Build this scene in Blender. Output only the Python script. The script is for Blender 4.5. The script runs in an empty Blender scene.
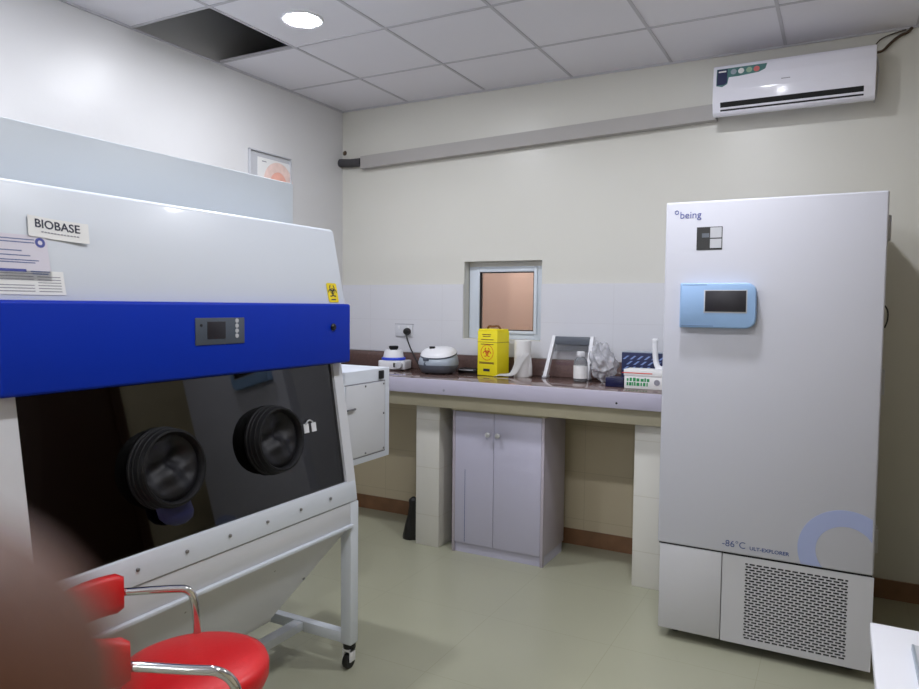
import bpy, bmesh, math, random
from mathutils import Vector, Matrix
random.seed(7)
SC = bpy.context.scene
COL = SC.collection
PI = math.pi

# ---------------------------------------------------------------- materials
def lin(c):
    return tuple((v/255/12.92 if v/255 <= .04045 else ((v/255+.055)/1.055)**2.4) for v in c) + (1,)

def mat(name, rgb, rough=.5, metal=0., noise=0., nscale=8., bump=0., bscale=60., coat=0., spec=.5, rvar=0.):
    m = bpy.data.materials.new(name); m.use_nodes = True
    nt = m.node_tree; b = nt.nodes['Principled BSDF']
    b.inputs['Base Color'].default_value = lin(rgb)
    b.inputs['Roughness'].default_value = rough
    b.inputs['Metallic'].default_value = metal
    b.inputs['Specular IOR Level'].default_value = spec
    if coat: b.inputs['Coat Weight'].default_value = coat; b.inputs['Coat Roughness'].default_value = .08
    tc = nt.nodes.new('ShaderNodeTexCoord')
    if noise or rvar:
        n = nt.nodes.new('ShaderNodeTexNoise'); n.inputs['Scale'].default_value = nscale; n.inputs['Detail'].default_value = 5
        nt.links.new(tc.outputs['Object'], n.inputs['Vector'])
        if noise:
            mx = nt.nodes.new('ShaderNodeMix'); mx.data_type = 'RGBA'
            c = lin(rgb)
            mx.inputs['A'].default_value = tuple(v*(1-noise) for v in c[:3])+(1,)
            mx.inputs['B'].default_value = tuple(min(1, v*(1+noise)) for v in c[:3])+(1,)
            nt.links.new(n.outputs['Fac'], mx.inputs['Factor']); nt.links.new(mx.outputs['Result'], b.inputs['Base Color'])
        if rvar:
            mr = nt.nodes.new('ShaderNodeMapRange')
            mr.inputs['To Min'].default_value = max(0, rough-rvar); mr.inputs['To Max'].default_value = min(1, rough+rvar)
            nt.links.new(n.outputs['Fac'], mr.inputs['Value']); nt.links.new(mr.outputs['Result'], b.inputs['Roughness'])
    if bump:
        n2 = nt.nodes.new('ShaderNodeTexNoise'); n2.inputs['Scale'].default_value = bscale; n2.inputs['Detail'].default_value = 4
        nt.links.new(tc.outputs['Object'], n2.inputs['Vector'])
        bp = nt.nodes.new('ShaderNodeBump'); bp.inputs['Strength'].default_value = bump; bp.inputs['Distance'].default_value = .01
        nt.links.new(n2.outputs['Fac'], bp.inputs['Height']); nt.links.new(bp.outputs['Normal'], b.inputs['Normal'])
    return m

def tile_mat(name, rgb, grout, w, h, ax, off=(0, 0), mortar=.003, rough=.2, noise=.04, nscale=1.5, rvar=.06, bump=.15):
    """square-set tiles: ax picks which two object axes carry the tile grid"""
    m = mat(name, rgb, rough, noise=noise, nscale=nscale, rvar=rvar)
    nt = m.node_tree; b = nt.nodes['Principled BSDF']
    tc = nt.nodes.new('ShaderNodeTexCoord'); sp = nt.nodes.new('ShaderNodeSeparateXYZ'); cb = nt.nodes.new('ShaderNodeCombineXYZ')
    nt.links.new(tc.outputs['Object'], sp.inputs[0])
    for k in (0, 1):
        a = nt.nodes.new('ShaderNodeMath'); a.operation = 'SUBTRACT'; a.inputs[1].default_value = off[k] - 40*(w, h)[k]
        nt.links.new(sp.outputs['XYZ'.index(ax[k])], a.inputs[0]); nt.links.new(a.outputs[0], cb.inputs[k])
    br = nt.nodes.new('ShaderNodeTexBrick'); br.offset = 0; br.squash = 1
    br.inputs['Scale'].default_value = 1; br.inputs['Brick Width'].default_value = w; br.inputs['Row Height'].default_value = h
    br.inputs['Mortar Size'].default_value = mortar; br.inputs['Mortar Smooth'].default_value = .2
    nt.links.new(cb.outputs[0], br.inputs['Vector'])
    src = b.inputs['Base Color'].links[0].from_socket
    mx = nt.nodes.new('ShaderNodeMix'); mx.data_type = 'RGBA'
    nt.links.new(br.outputs['Fac'], mx.inputs['Factor']); nt.links.new(src, mx.inputs['A']); mx.inputs['B'].default_value = lin(grout)
    nt.links.new(mx.outputs['Result'], b.inputs['Base Color'])
    bp = nt.nodes.new('ShaderNodeBump'); bp.invert = True; bp.inputs['Strength'].default_value = bump; bp.inputs['Distance'].default_value = .002
    nt.links.new(br.outputs['Fac'], bp.inputs['Height']); nt.links.new(bp.outputs['Normal'], b.inputs['Normal'])
    return m

def emit_mat(name, rgb, strength):
    m = bpy.data.materials.new(name); m.use_nodes = True; nt = m.node_tree
    b = nt.nodes['Principled BSDF']; b.inputs['Base Color'].default_value = lin((240, 240, 240))
    b.inputs['Emission Color'].default_value = lin(rgb); b.inputs['Emission Strength'].default_value = strength
    return m

def glass_mat(name, tint, gloss_rough=.02, ior=1.45, haze=None):
    """thin pane: tinted see-through plus a fresnel reflection"""
    m = bpy.data.materials.new(name); m.use_nodes = True; nt = m.node_tree
    for n in list(nt.nodes):
        if n.type == 'BSDF_PRINCIPLED': nt.nodes.remove(n)
    out = [n for n in nt.nodes if n.type == 'OUTPUT_MATERIAL'][0]
    t = nt.nodes.new('ShaderNodeBsdfTransparent'); t.inputs[0].default_value = lin(tint)
    g = nt.nodes.new('ShaderNodeBsdfGlossy'); g.inputs['Roughness'].default_value = gloss_rough
    f = nt.nodes.new('ShaderNodeFresnel'); f.inputs['IOR'].default_value = ior
    mx = nt.nodes.new('ShaderNodeMixShader')
    nt.links.new(f.outputs[0], mx.inputs[0]); nt.links.new(t.outputs[0], mx.inputs[1]); nt.links.new(g.outputs[0], mx.inputs[2])
    last = mx
    if haze:
        d = nt.nodes.new('ShaderNodeBsdfDiffuse'); d.inputs[0].default_value = lin(haze[0])
        m2 = nt.nodes.new('ShaderNodeMixShader'); m2.inputs[0].default_value = haze[1]
        nt.links.new(mx.outputs[0], m2.inputs[1]); nt.links.new(d.outputs[0], m2.inputs[2]); last = m2
    nt.links.new(last.outputs[0], out.inputs['Surface'])
    return m

M = dict(
    cream=mat('cream_wall_paint', (209, 208, 201), .36, noise=.03, nscale=1.2, bump=.06, bscale=7, rvar=.08),
    white_paint=mat('white_gloss_wall_paint', (208, 208, 210), .36, noise=.03, nscale=2, bump=.22, bscale=5, rvar=.08),
    plain_wall=mat('plain_wall_paint', (222, 220, 212), .5, noise=.03, nscale=2),
    beige=mat('beige_wall_paint', (196, 184, 154), .5, noise=.04, nscale=2),
    peach=mat('peach_wall_paint', (232, 206, 196), .6, noise=.03, nscale=3),
    tile=tile_mat('white_wall_tiles', (210, 211, 217), (203, 203, 209), .6, .247, 'XZ', (.26, 1.401), .0018, .18),
    tile_y=tile_mat('white_wall_tiles_side', (210, 211, 217), (203, 203, 209), .6, .247, 'YZ', (-.3, 1.401), .0018, .18),
    lowtile=tile_mat('cream_low_tiles', (196, 184, 158), (180, 168, 142), .3, .3, 'XZ', (.1, .165), .002, .4),
    skirt=mat('reddish_brown_skirting_tile', (126, 92, 66), .4, noise=.35, nscale=12),
    floor=tile_mat('greenish_beige_floor_tiles', (162, 162, 142), (150, 149, 128), .6, .6, 'XY', (1.83, -1.825), .0016, .33, noise=.07, nscale=2.2, rvar=.12, bump=.05),
    ceil=mat('mineral_ceiling_board', (228, 227, 234), .85, noise=.02, nscale=1.5, bump=.1, bscale=200),
    tbar=mat('grey_ceiling_grid', (190, 189, 196), .6, noise=.05),
    concrete=mat('bare_concrete', (46, 44, 42), .9, noise=.25, nscale=6),
    white_steel=mat('white_powder_coated_steel', (212, 218, 228), .38, noise=.01, nscale=3, coat=.1),
    white_steel2=mat('white_frame_steel', (206, 208, 214), .35, noise=.02, nscale=5),
    housing=mat('pale_grey_coated_steel', (194, 201, 208), .45, noise=.01, nscale=3),
    blue=mat('blue_gloss_panel', (0, 44, 168), .5, noise=.04, nscale=3, spec=.2),
    navy=mat('navy_plastic', (10, 14, 60), .4, noise=.05),
    black=mat('black_rubber', (9, 9, 13), .6, spec=.3, noise=.15, nscale=10),
    glove=mat('black_glove_rubber', (13, 13, 20), .55, spec=.4, noise=.2, nscale=18, bump=.2, bscale=30),
    blackp=mat('black_plastic', (14, 14, 15), .35, noise=.1),
    screen=mat('dark_display_screen', (34, 32, 40), .4, noise=.1, nscale=20),
    greyp=mat('grey_plastic', (92, 98, 108), .4, noise=.05),
    dgrey=mat('slate_grey_plastic', (74, 82, 94), .4, noise=.05),
    mgrey=mat('mid_grey_plastic', (150, 160, 172), .35, noise=.04),
    lgrey=mat('light_grey_plastic', (188, 190, 196), .4, noise=.03),
    duct=mat('grey_trunking', (168, 165, 163), .55, noise=.04, nscale=4),
    foam=mat('dark_grey_pipe_foam', (70, 69, 72), .9, noise=.15, nscale=30),
    whitep=mat('white_plastic', (224, 225, 230), .3, noise=.01, nscale=4),
    acwhite=mat('white_gloss_plastic', (226, 226, 236), .12, noise=.01, nscale=3),
    fridge=mat('white_gloss_door_steel', (196, 197, 207), .48, noise=.01, nscale=2, spec=.35),
    fridge_low=mat('white_panel_steel', (194, 194, 199), .4, noise=.015, nscale=3),
    dark=mat('dark_interior', (16, 16, 17), .8, noise=.1),
    gap=mat('dark_seal', (30, 30, 34), .7, noise=.1),
    skyblue=mat('sky_blue_plastic', (150, 184, 226), .45, noise=.02),
    arc=mat('pale_blue_print', (160, 170, 208), .5, noise=.02),
    ink=mat('blue_violet_ink', (64, 74, 150), .4, noise=.05),
    ink2=mat('slate_blue_ink', (70, 88, 140), .4, noise=.05),
    inkb=mat('dark_navy_ink', (30, 34, 60), .5, noise=.05),
    inkg=mat('grey_ink', (140, 140, 150), .5, noise=.05),
    paper=mat('white_paper', (226, 226, 226), .7, noise=.02, nscale=12),
    paper_l=mat('lilac_paper', (208, 204, 216), .7, noise=.03, nscale=12),
    yellow=mat('yellow_sticker', (232, 206, 20), .45, noise=.03),
    ybox=mat('yellow_cardboard', (236, 220, 28), .5, noise=.04, nscale=14),
    red=mat('red_print', (214, 60, 30), .5, noise=.05),
    chrome=mat('chrome', (214, 214, 216), .08, 1., noise=.02),
    knobm=mat('satin_chrome', (228, 228, 230), .32, .85, noise=.02),
    steel=mat('brushed_steel', (150, 150, 152), .3, 1., noise=.05, nscale=30),
    vinyl=mat('red_vinyl', (206, 22, 28), .42, noise=.05, nscale=14, bump=.08, bscale=90),
    granite=mat('brown_polished_granite', (104, 84, 80), .1, noise=.3, nscale=90, rvar=.04, coat=.3),
    lilac=mat('lilac_grey_paint', (176, 172, 190), .35, noise=.05, nscale=6, rvar=.06),
    beam=mat('olive_cream_plaster', (178, 171, 148), .6, noise=.08, nscale=6),
    pillar=tile_mat('cream_pillar_tiles', (210, 208, 202), (200, 197, 188), 3., .30, 'XZ', (-1, .195), .003, .3),
    cabinet=mat('lilac_laminate', (186, 184, 204), .35, noise=.03, nscale=4),
    cab_side=mat('lilac_laminate_side', (176, 168, 180), .4, noise=.06, nscale=5),
    alu=mat('pale_blue_white_aluminium', (204, 212, 222), .35, noise=.02),
    wood=mat('dark_brown_wood', (60, 38, 26), .4, noise=.25, nscale=9),
    desk=mat('white_laminate', (232, 233, 240), .4, noise=.01),
    skin=mat('brown_skin', (106, 66, 48), .55, noise=.12, nscale=60, bump=.1, bscale=400),
    nail=mat('fingernail', (196, 150, 132), .3, noise=.05),
    sleeve=mat('blue_cotton_sleeve', (60, 76, 110), .8, noise=.1, nscale=40),
    brown=mat('brown_plastic_handle', (110, 70, 40), .5, noise=.1),
    green=mat('green_print', (30, 140, 80), .5, noise=.05),
    teal=mat('teal_sticker', (74, 118, 116), .35, noise=.35, nscale=14),
    sage=mat('sage_print', (150, 176, 150), .4, noise=.05), rose=mat('rose_print', (206, 110, 110), .4, noise=.05),
    kitblue=mat('navy_cardboard', (16, 28, 72), .5, noise=.1, nscale=20),
    kitlight=mat('pale_blue_print_stroke', (120, 140, 190), .5, noise=.05),
    gloveblue=mat('dark_blue_rubber', (4, 8, 62), .6, noise=.15, nscale=20),
    bluep=mat('royal_blue_plastic', (40, 70, 200), .35, noise=.05),
    pink=mat('pink_orange_print', (236, 206, 198), .5, noise=.25, nscale=25),
    pinkd=mat('deep_pink_print', (238, 176, 160), .5, noise=.2, nscale=25),
    cable=mat('brown_cable', (70, 52, 36), .6, noise=.1),
    tinted=glass_mat('dark_tinted_acrylic', (120, 120, 114), .03, 1.95),
    pane=glass_mat('clear_window_glass', (240, 240, 240), .02, 1.4),
    acrylic=glass_mat('clear_acrylic', (225, 228, 230), .05, 1.5, ((210, 212, 216), .12)),
    bag=glass_mat('clear_plastic_film', (250, 250, 252), .12, 1.5, ((240, 242, 248), .27)),
    bottle=glass_mat('clear_bottle_plastic', (212, 214, 216), .06, 1.45, ((200, 204, 210), .22)),
    lamp=emit_mat('lamp_diffuser', (247, 249, 255), 150.),
    tube=emit_mat('tube_light', (247, 249, 255), 70.),
    lamp_warm=emit_mat('next_room_fill', (255, 244, 236), 50.),
)

# ---------------------------------------------------------------- mesh helpers
def nb(): return bmesh.new()

def box(bm, x0, x1, y0, y1, z0, z1, bev=0., seg=2):
    v = [bm.verts.new((x, y, z)) for x in (x0, x1) for y in (y0, y1) for z in (z0, z1)]
    F = [(0, 1, 3, 2), (4, 6, 7, 5), (0, 4, 5, 1), (2, 3, 7, 6), (0, 2, 6, 4), (1, 5, 7, 3)]
    fs = [bm.faces.new([v[i] for i in f]) for f in F]
    if bev:
        es = list({e for f in fs for e in f.edges})
        bmesh.ops.bevel(bm, geom=es, offset=bev, segments=seg, profile=.5, affect='EDGES')
    return bm

def prism(bm, pts, lo, hi, axis='y', bev=0., seg=2):
    """extrude a 2-D outline; axis y: pts are (x, z); axis x: (y, z); axis z: (x, y)"""
    def P(a, b, t): return {'y': (a, t, b), 'x': (t, a, b), 'z': (a, b, t)}[axis]
    A = [bm.verts.new(P(a, b, lo)) for a, b in pts]; B = [bm.verts.new(P(a, b, hi)) for a, b in pts]
    n = len(pts); fs = [bm.faces.new(A[::-1]), bm.faces.new(B)]
    for i in range(n): fs.append(bm.faces.new((A[i], A[(i+1) % n], B[(i+1) % n], B[i])))
    bmesh.ops.recalc_face_normals(bm, faces=fs)
    if bev:
        es = list({e for f in fs for e in f.edges})
        bmesh.ops.bevel(bm, geom=es, offset=bev, segments=seg, profile=.5, affect='EDGES')
    return bm

def lathe(bm, prof, n=40, o=(0, 0, 0), axis=(0, 0, 1), cap=True):
    """prof: (radius, height) along axis from o"""
    q = Vector((0, 0, 1)).rotation_difference(Vector(axis).normalized()); o = Vector(o)
    rings = []
    for r, h in prof:
        if r < 1e-6: rings.append([bm.verts.new(o + q @ Vector((0, 0, h)))])
        else: rings.append([bm.verts.new(o + q @ Vector((r*math.cos(2*PI*k/n), r*math.sin(2*PI*k/n), h))) for k in range(n)])
    fs = []
    for a, b in zip(rings, rings[1:]):
        for k in range(n):
            j = (k+1) % n
            if len(a) == 1 and len(b) == 1: continue
            if len(a) == 1: fs.append(bm.faces.new((a[0], b[j], b[k])))
            elif len(b) == 1: fs.append(bm.faces.new((a[k], a[j], b[0])))
            else: fs.append(bm.faces.new((a[k], a[j], b[j], b[k])))
    if cap:
        if len(rings[0]) > 1: fs.append(bm.faces.new(rings[0][::-1]))
        if len(rings[-1]) > 1: fs.append(bm.faces.new(rings[-1]))
    bmesh.ops.recalc_face_normals(bm, faces=fs)
    return bm

def cyl(bm, o, axis, r, h, n=24, bev=0.):
    if bev: return lathe(bm, [(r-bev, 0), (r, bev), (r, h-bev), (r-bev, h)], n, o, axis)
    return lathe(bm, [(r, 0), (r, h)], n, o, axis)

def smooth_path(pts, it=2):
    pts = [Vector(p) for p in pts]
    for _ in range(it):
        q = [pts[0]]
        for a, b in zip(pts, pts[1:]): q += [a*.75+b*.25, a*.25+b*.75]
        pts = q + [pts[-1]]
    return pts

def tube(bm, pts, r, n=12, taper=None):
    pts = [Vector(p) for p in pts]; rings = []
    t0 = (pts[1]-pts[0]).normalized(); up = t0.orthogonal().normalized()
    for i, p in enumerate(pts):
        t = (pts[min(i+1, len(pts)-1)]-pts[max(i-1, 0)]).normalized()
        up = (up - t*up.dot(t)).normalized(); s = t.cross(up)
        rr = r if taper is None else r*taper[i]
        rings.append([bm.verts.new(p + rr*(up*math.cos(2*PI*k/n)+s*math.sin(2*PI*k/n))) for k in range(n)])
    fs = []
    for a, b in zip(rings, rings[1:]):
        for k in range(n): fs.append(bm.faces.new((a[k], a[(k+1) % n], b[(k+1) % n], b[k])))
    fs += [bm.faces.new(rings[0][::-1]), bm.faces.new(rings[-1])]
    bmesh.ops.recalc_face_normals(bm, faces=fs)
    return bm

def loft(bm, rings, cap=True):
    R = [[bm.verts.new(p) for p in r] for r in rings]; fs = []; n = len(rings[0])
    for a, b in zip(R, R[1:]):
        for k in range(n): fs.append(bm.faces.new((a[k], a[(k+1) % n], b[(k+1) % n], b[k])))
    if cap: fs += [bm.faces.new(R[0][::-1]), bm.faces.new(R[-1])]
    bmesh.ops.recalc_face_normals(bm, faces=fs)
    return bm

def rrect(w, h, r, n=5):
    pts = []
    for cx, cy, a in ((w/2-r, h/2-r, 0), (-w/2+r, h/2-r, 90), (-w/2+r, -h/2+r, 180), (w/2-r, -h/2+r, 270)):
        for k in range(n+1):
            t = math.radians(a+90*k/n); pts.append((cx+r*math.cos(t), cy+r*math.sin(t)))
    return pts

def xf(bm, mtx): bmesh.ops.transform(bm, matrix=mtx, verts=bm.verts); return bm
def mv(bm, x, y, z): return xf(bm, Matrix.Translation((x, y, z)))

def text_bm(s, size, depth=.0006, bold=0.):
    """lettering lying in XZ, reading along +x, facing -y; origin at left baseline"""
    cu = bpy.data.curves.new('t', 'FONT'); cu.body = s; cu.size = size; cu.extrude = depth; cu.resolution_u = 4; cu.offset = bold
    ob = bpy.data.objects.new('t', cu); COL.objects.link(ob)
    bpy.context.view_layer.update()
    me = bpy.data.meshes.new_from_object(ob.evaluated_get(bpy.context.evaluated_depsgraph_get()))
    bpy.data.objects.remove(ob); bpy.data.curves.remove(cu)
    bm = nb(); bm.from_mesh(me); bpy.data.meshes.remove(me)
    xf(bm, Matrix.Rotation(PI/2, 4, 'X'))
    return bm

def ring_arc(bm, cx, cz, r0, r1, a0, a1, y0, y1, n=24):
    """flat arc band in XZ between angles (degrees), thickness y0..y1"""
    L = []
    for k in range(n+1):
        t = math.radians(a0+(a1-a0)*k/n); c, s = math.cos(t), math.sin(t)
        L.append([bm.verts.new((cx+r*c, y, cz+r*s)) for r, y in ((r0, y0), (r1, y0), (r1, y1), (r0, y1))])
    fs = []
    for a, b in zip(L, L[1:]):
        for k in range(4): fs.append(bm.faces.new((a[k], a[(k+1) % 4], b[(k+1) % 4], b[k])))
    fs += [bm.faces.new(L[0][::-1]), bm.faces.new(L[-1])]
    bmesh.ops.recalc_face_normals(bm, faces=fs)
    return bm

def biohazard(bm, R, y0, y1):
    """three open crescents around a ring, centred at the origin in XZ"""
    for k in range(3):
        a = 90+120*k; t = math.radians(a)
        cx, cz = .46*R*math.cos(t), .46*R*math.sin(t)
        ring_arc(bm, cx, cz, .36*R, .52*R, a+38, a+322, y0, y1, 20)
    ring_arc(bm, 0, 0, .30*R, .40*R, 0, 360, y0, y1, 24)
    return bm

def mesh_obj(name, bm, m, parent=None, angle=35):
    me = bpy.data.meshes.new(name); bm.to_mesh(me); bm.free()
    me.materials.append(M[m] if isinstance(m, str) else m)
    me.polygons.foreach_set('use_smooth', [True]*len(me.polygons)); me.set_sharp_from_angle(angle=math.radians(angle))
    ob = bpy.data.objects.new(name, me); COL.objects.link(ob)
    if parent: ob.parent = parent
    return ob

class Thing:
    """Empty at the base; parts are given in world axes (world=True) or in the thing's own axes"""
    def __init__(s, name, label, cat, loc=(0, 0, 0), rz=0., group=None, world=True):
        s.e = bpy.data.objects.new(name, None); s.e.empty_display_size = .1; COL.objects.link(s.e)
        s.loc = loc; s.e.location = loc; s.e.rotation_euler = (0, 0, rz); s.e['label'] = label; s.e['category'] = cat
        if group: s.e['group'] = group
        s.world = world
    def part(s, name, bm, m, parent=None, label=None, angle=35):
        if s.world: mv(bm, -s.loc[0], -s.loc[1], -s.loc[2])
        o = mesh_obj(name, bm, m, parent or s.e, angle)
        if label: o['label'] = label
        return o

def single(name, bm, m, label, cat, group=None, angle=35, org=None):
    if org: mv(bm, -org[0], -org[1], -org[2])
    o = mesh_obj(name, bm, m, None, angle)
    if org: o.location = org
    o['label'] = label; o['category'] = cat
    if group: o['group'] = group
    return o

def struct(name, bm, m, parent=None, angle=35):
    o = mesh_obj(name, bm, m, parent, angle); o['kind'] = 'structure'
    return o

# ---------------------------------------------------------------- room shell
H = 2.92; XR = 4.3; YF = -5.7; HT = 3.5
struct('floor', box(nb(), -.15, XR+.15, YF-.15, 2.3, -.1, 0), 'floor')
WX0, WX1, WZ0, WZ1 = 1.026, 1.588, 1.283, 1.800
bm = nb()
for a in ((-.15, WX0, 0, HT), (WX1, XR+.15, 0, HT), (WX0, WX1, 0, WZ0), (WX0, WX1, WZ1, HT)):
    box(bm, a[0], a[1], 0, .16, a[2], a[3])
struct('wall_back', bm, 'cream')
struct('wall_left', box(nb(), -.15, 0, YF, 0, 0, HT), 'white_paint')
struct('wall_right', box(nb(), XR, XR+.15, YF, 0, 0, HT), 'beige')
struct('wall_front', box(nb(), -.15, XR+.15, YF-.15, YF, 0, HT), 'plain_wall')
# ceiling boards with one board missing beside the left wall
GX, GY, T = .5686, -.573, .6
bm = nb()
HX0, HX1, HY0, HY1 = 0., GX, GY-2*T, GY-T
for a in ((0, XR, HY1, 0), (0, XR, YF, HY0), (HX1, XR, HY0, HY1)):
    box(bm, a[0], a[1], a[2], a[3], H, H+.015)
struct('ceiling', bm, 'ceil')
struct('ceiling_slab', box(nb(), -.15, XR+.15, YF-.15, .16, HT, HT+.1), 'concrete')
bm = nb()
for k in range(0, 7):
    box(bm, GX+k*T-.008, GX+k*T+.008, YF, 0, H-.004, H-.0003)
for k in range(0, 9):
    box(bm, 0, XR, GY-k*T-.008, GY-k*T+.008, H-.0045, H-.0004)
box(bm, 0, XR, -.012, 0, H-.01, H-.0002); box(bm, 0, .012, YF, 0, H-.01, H-.0002)
struct('trim_1', bm, 'tbar')
# tile bands
bm = nb()
for a in ((0, WX0-.004, 1.172, 1.648), (WX1, 2.62, 1.172, 1.648), (WX0-.004, WX1, 1.172, WZ0-.004)):
    box(bm, a[0], a[1], -.008, -.0002, a[2], a[3])
struct('trim_2', bm, 'tile')
struct('trim_3', box(nb(), .0002, .008, -1.2, -.008, 1.172, 1.648), 'tile_y')
struct('trim_4', box(nb(), .008, 2.53, -.008, -.0002, .10, 1.04), 'lowtile')
struct('baseboard_back', box(nb(), 0, XR, -.014, -.0002, 0, .10), 'skirt')
struct('baseboard_left', box(nb(), .0002, .014, -5.6, -.014, 0, .10), 'skirt')
# unseen door added on the right wall to darken the tinted window's reflection
d = struct('reflection_door', box(nb(), XR-.04, XR-.001, -1.98, -.98, .005, 2.1, .004), 'wood')
bm = nb()
box(bm, XR-.06, XR-.0005, -2.06, -1.98, 0, 2.18); box(bm, XR-.06, XR-.0005, -.98, -.90, 0, 2.18); box(bm, XR-.06, XR-.0005, -1.98, -.98, 2.1, 2.18)
struct('reflection_door_frame', bm, 'wood', d)
bm = nb(); cyl(bm, (XR-.04, -1.89, 1.02), (-1, 0, 0), .012, .05); tube(bm, [(XR-.09, -1.89, 1.02), (XR-.09, -1.77, 1.02)], .009)
struct('reflection_door_handle', bm, 'steel', d)

# window in the back wall
w = struct('window_1', box(nb(), WX0+.09, WX1-.075, .088, .094, 1.335, 1.735), 'pane')
bm = nb()
fx0, fx1, fz0, fz1 = WX0+.004, WX1-.006, WZ0+.001, 1.768
px0, px1, pz0, pz1 = 1.113, 1.508, 1.340, 1.731
for a in ((fx0, px0, fz0, fz1), (px1, fx1, fz0, fz1), (px0, px1, fz0, pz0), (px0, px1, pz1, fz1)):
    box(bm, a[0], a[1], .07, .115, a[2], a[3], .003)
for a in ((px0-.022, px0, pz0-.02, pz1+.02), (px1, px1+.022, pz0-.02, pz1+.02), (px0, px1, pz0-.02, pz0), (px0, px1, pz1, pz1+.02)):
    box(bm, a[0], a[1], .058, .0705, a[2], a[3], .003)
struct('window_frame', bm, 'alu', w)
bm = nb(); t_ = .006
for a in ((px0, px0+t_, pz0, pz1), (px1-t_, px1, pz0, pz1), (px0, px1, pz0, pz0+t_), (px0, px1, pz1-t_, pz1)):
    box(bm, a[0], a[1], .066, .087, a[2], a[3])
struct('window_gasket', bm, 'gap', w)
struct('window_head', box(nb(), WX0+.002, WX1-.002, .075, .159, fz1+.0005, WZ1-.0005), 'cream', w)
# the next room seen through the window
struct('wall_beyond', box(nb(), -1.2, .80, 1.55, 1.65, 0, 2.9), 'peach')
struct('wall_beyond_side', box(nb(), .80, 2.2, 1.25, 1.65, 0, 2.9), 'peach')
struct('wall_beyond_left', box(nb(), -1.3, -1.2, .16, 1.65, 0, 2.9), 'peach')
struct('wall_beyond_right', box(nb(), 2.2, 2.3, .16, 1.65, 0, 2.9), 'peach')
struct('ceiling_beyond', box(nb(), -1.3, 2.3, .16, 1.65, 2.6, 2.7), 'plain_wall')
lb = single('added_fill_light', cyl(nb(), (.9, .75, 2.6), (0, 0, -1), .12, .02), 'lamp_warm', 'added unseen light for the peach room behind the small window', 'lamp')  # added light source, out of view, to light the next room evenly

# ---------------------------------------------------------------- ceiling lamps
def downlight(x, y, label):
    t = Thing('ceiling_downlight', label, 'lamp', (x, y, H), group='round ceiling downlights')
    t.part('trim_ring', lathe(nb(), [(.086, 0), (.104, 0), (.104, -.006), (.098, -.010), (.086, -.008), (.086, 0)], 40, (x, y, H-.0004), cap=False), 'whitep')
    t.part('diffuser', lathe(nb(), [(.0855, -.0015), (.083, -.008), (.070, -.012), (.04, -.015), (0, -.016)], 40, (x, y, H), cap=False), 'lamp')
downlight(GX+.3, GY-1.47*T, 'bright round downlight in the ceiling near the missing board')
downlight(GX+3.5*T, GY-1.5*T, 'round ceiling downlight above the front of the tall freezer')
downlight(GX+.3, GY-4*T, 'round ceiling downlight above the far end of the glove box cabinet')
downlight(GX+3.5*T, GY-4*T, 'round ceiling downlight above the middle of the room')
def batten(x, z, ln, label):
    t = Thing('tube_light', label, 'lamp', (x, YF, z), group='tube lights')
    t.part('housing', box(nb(), x-ln/2, x+ln/2, YF+.001, YF+.05, z-.025, z+.025, .006), 'whitep')
    t.part('tube', lathe(nb(), [(.013, -ln/2+.02), (.013, ln/2-.02)], 16, (x, YF+.065, z), (1, 0, 0)), 'tube')
    for s in (-1, 1): t.part('end_cap', box(nb(), x+s*(ln/2-.01)-.012, x+s*(ln/2-.01)+.012, YF+.04, YF+.082, z-.02, z+.02, .004), 'whitep')
batten(2.35, 2.35, .6, 'short tube light on the front wall, the left of two')
batten(1.45, 2.35, .6, 'short tube light on the front wall, the right of two')

# ---------------------------------------------------------------- glove box cabinet
YL, YR = -3.30, -1.93
g = Thing('glove_box_cabinet', 'large white glove box cabinet with blue band and dark tilted window along the left wall', 'biosafety cabinet', (1.15, -2.6, 0))
hood = g.part('hood', prism(nb(), [(.74, 1.50), (1.500, 1.50), (1.437, 1.800), (1.425, 1.808), (.74, 1.808)], YL, YR, 'y', .006), 'white_steel')
g.part('filter_housing', box(nb(), .76, 1.20, YL-.02, -1.900, 1.806, 2.016, .008), 'housing')
band = g.part('blue_band', box(nb(), .735, 1.53, YL-.004, YR-.004, 1.268, 1.504, .010, 3), 'blue')
# chamber shell behind the window (open to the front)
gx = lambda z: 1.552 - (z-.78)*.155          # front plane of the window frame
bm = nb()
box(bm, .76, .78, YL, YR, .79, 1.27); box(bm, .78, 1.46, YL, YL+.012, .79, 1.268); box(bm, .78, 1.46, YR-.012, YR, .79, 1.268)
box(bm, .78, 1.53, YL, YR, .77, .79)
g.part('chamber', bm, 'white_steel2')
def slab(bm, y0, y1, z0, z1, t0, t1):
    """a slab lying along the tilted window plane, from t0 to t1 in front of it"""
    prism(bm, [(gx(z0)+t0, z0), (gx(z0)+t1, z0), (gx(z1)+t1, z1), (gx(z1)+t0, z1)], y0, y1, 'y')
    return bm
g.part('window_stile', slab(nb(), YL-.03, -3.240, .785, 1.27, -.05, 0), 'white_steel2')
g.part('window_stile', slab(nb(), -1.985, YR, .785, 1.27, -.05, 0), 'white_steel2')
g.part('window', slab(nb(), -3.240, -1.985, .785, 1.27, -.02, -.012), 'tinted', label='dark tinted window')
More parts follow.
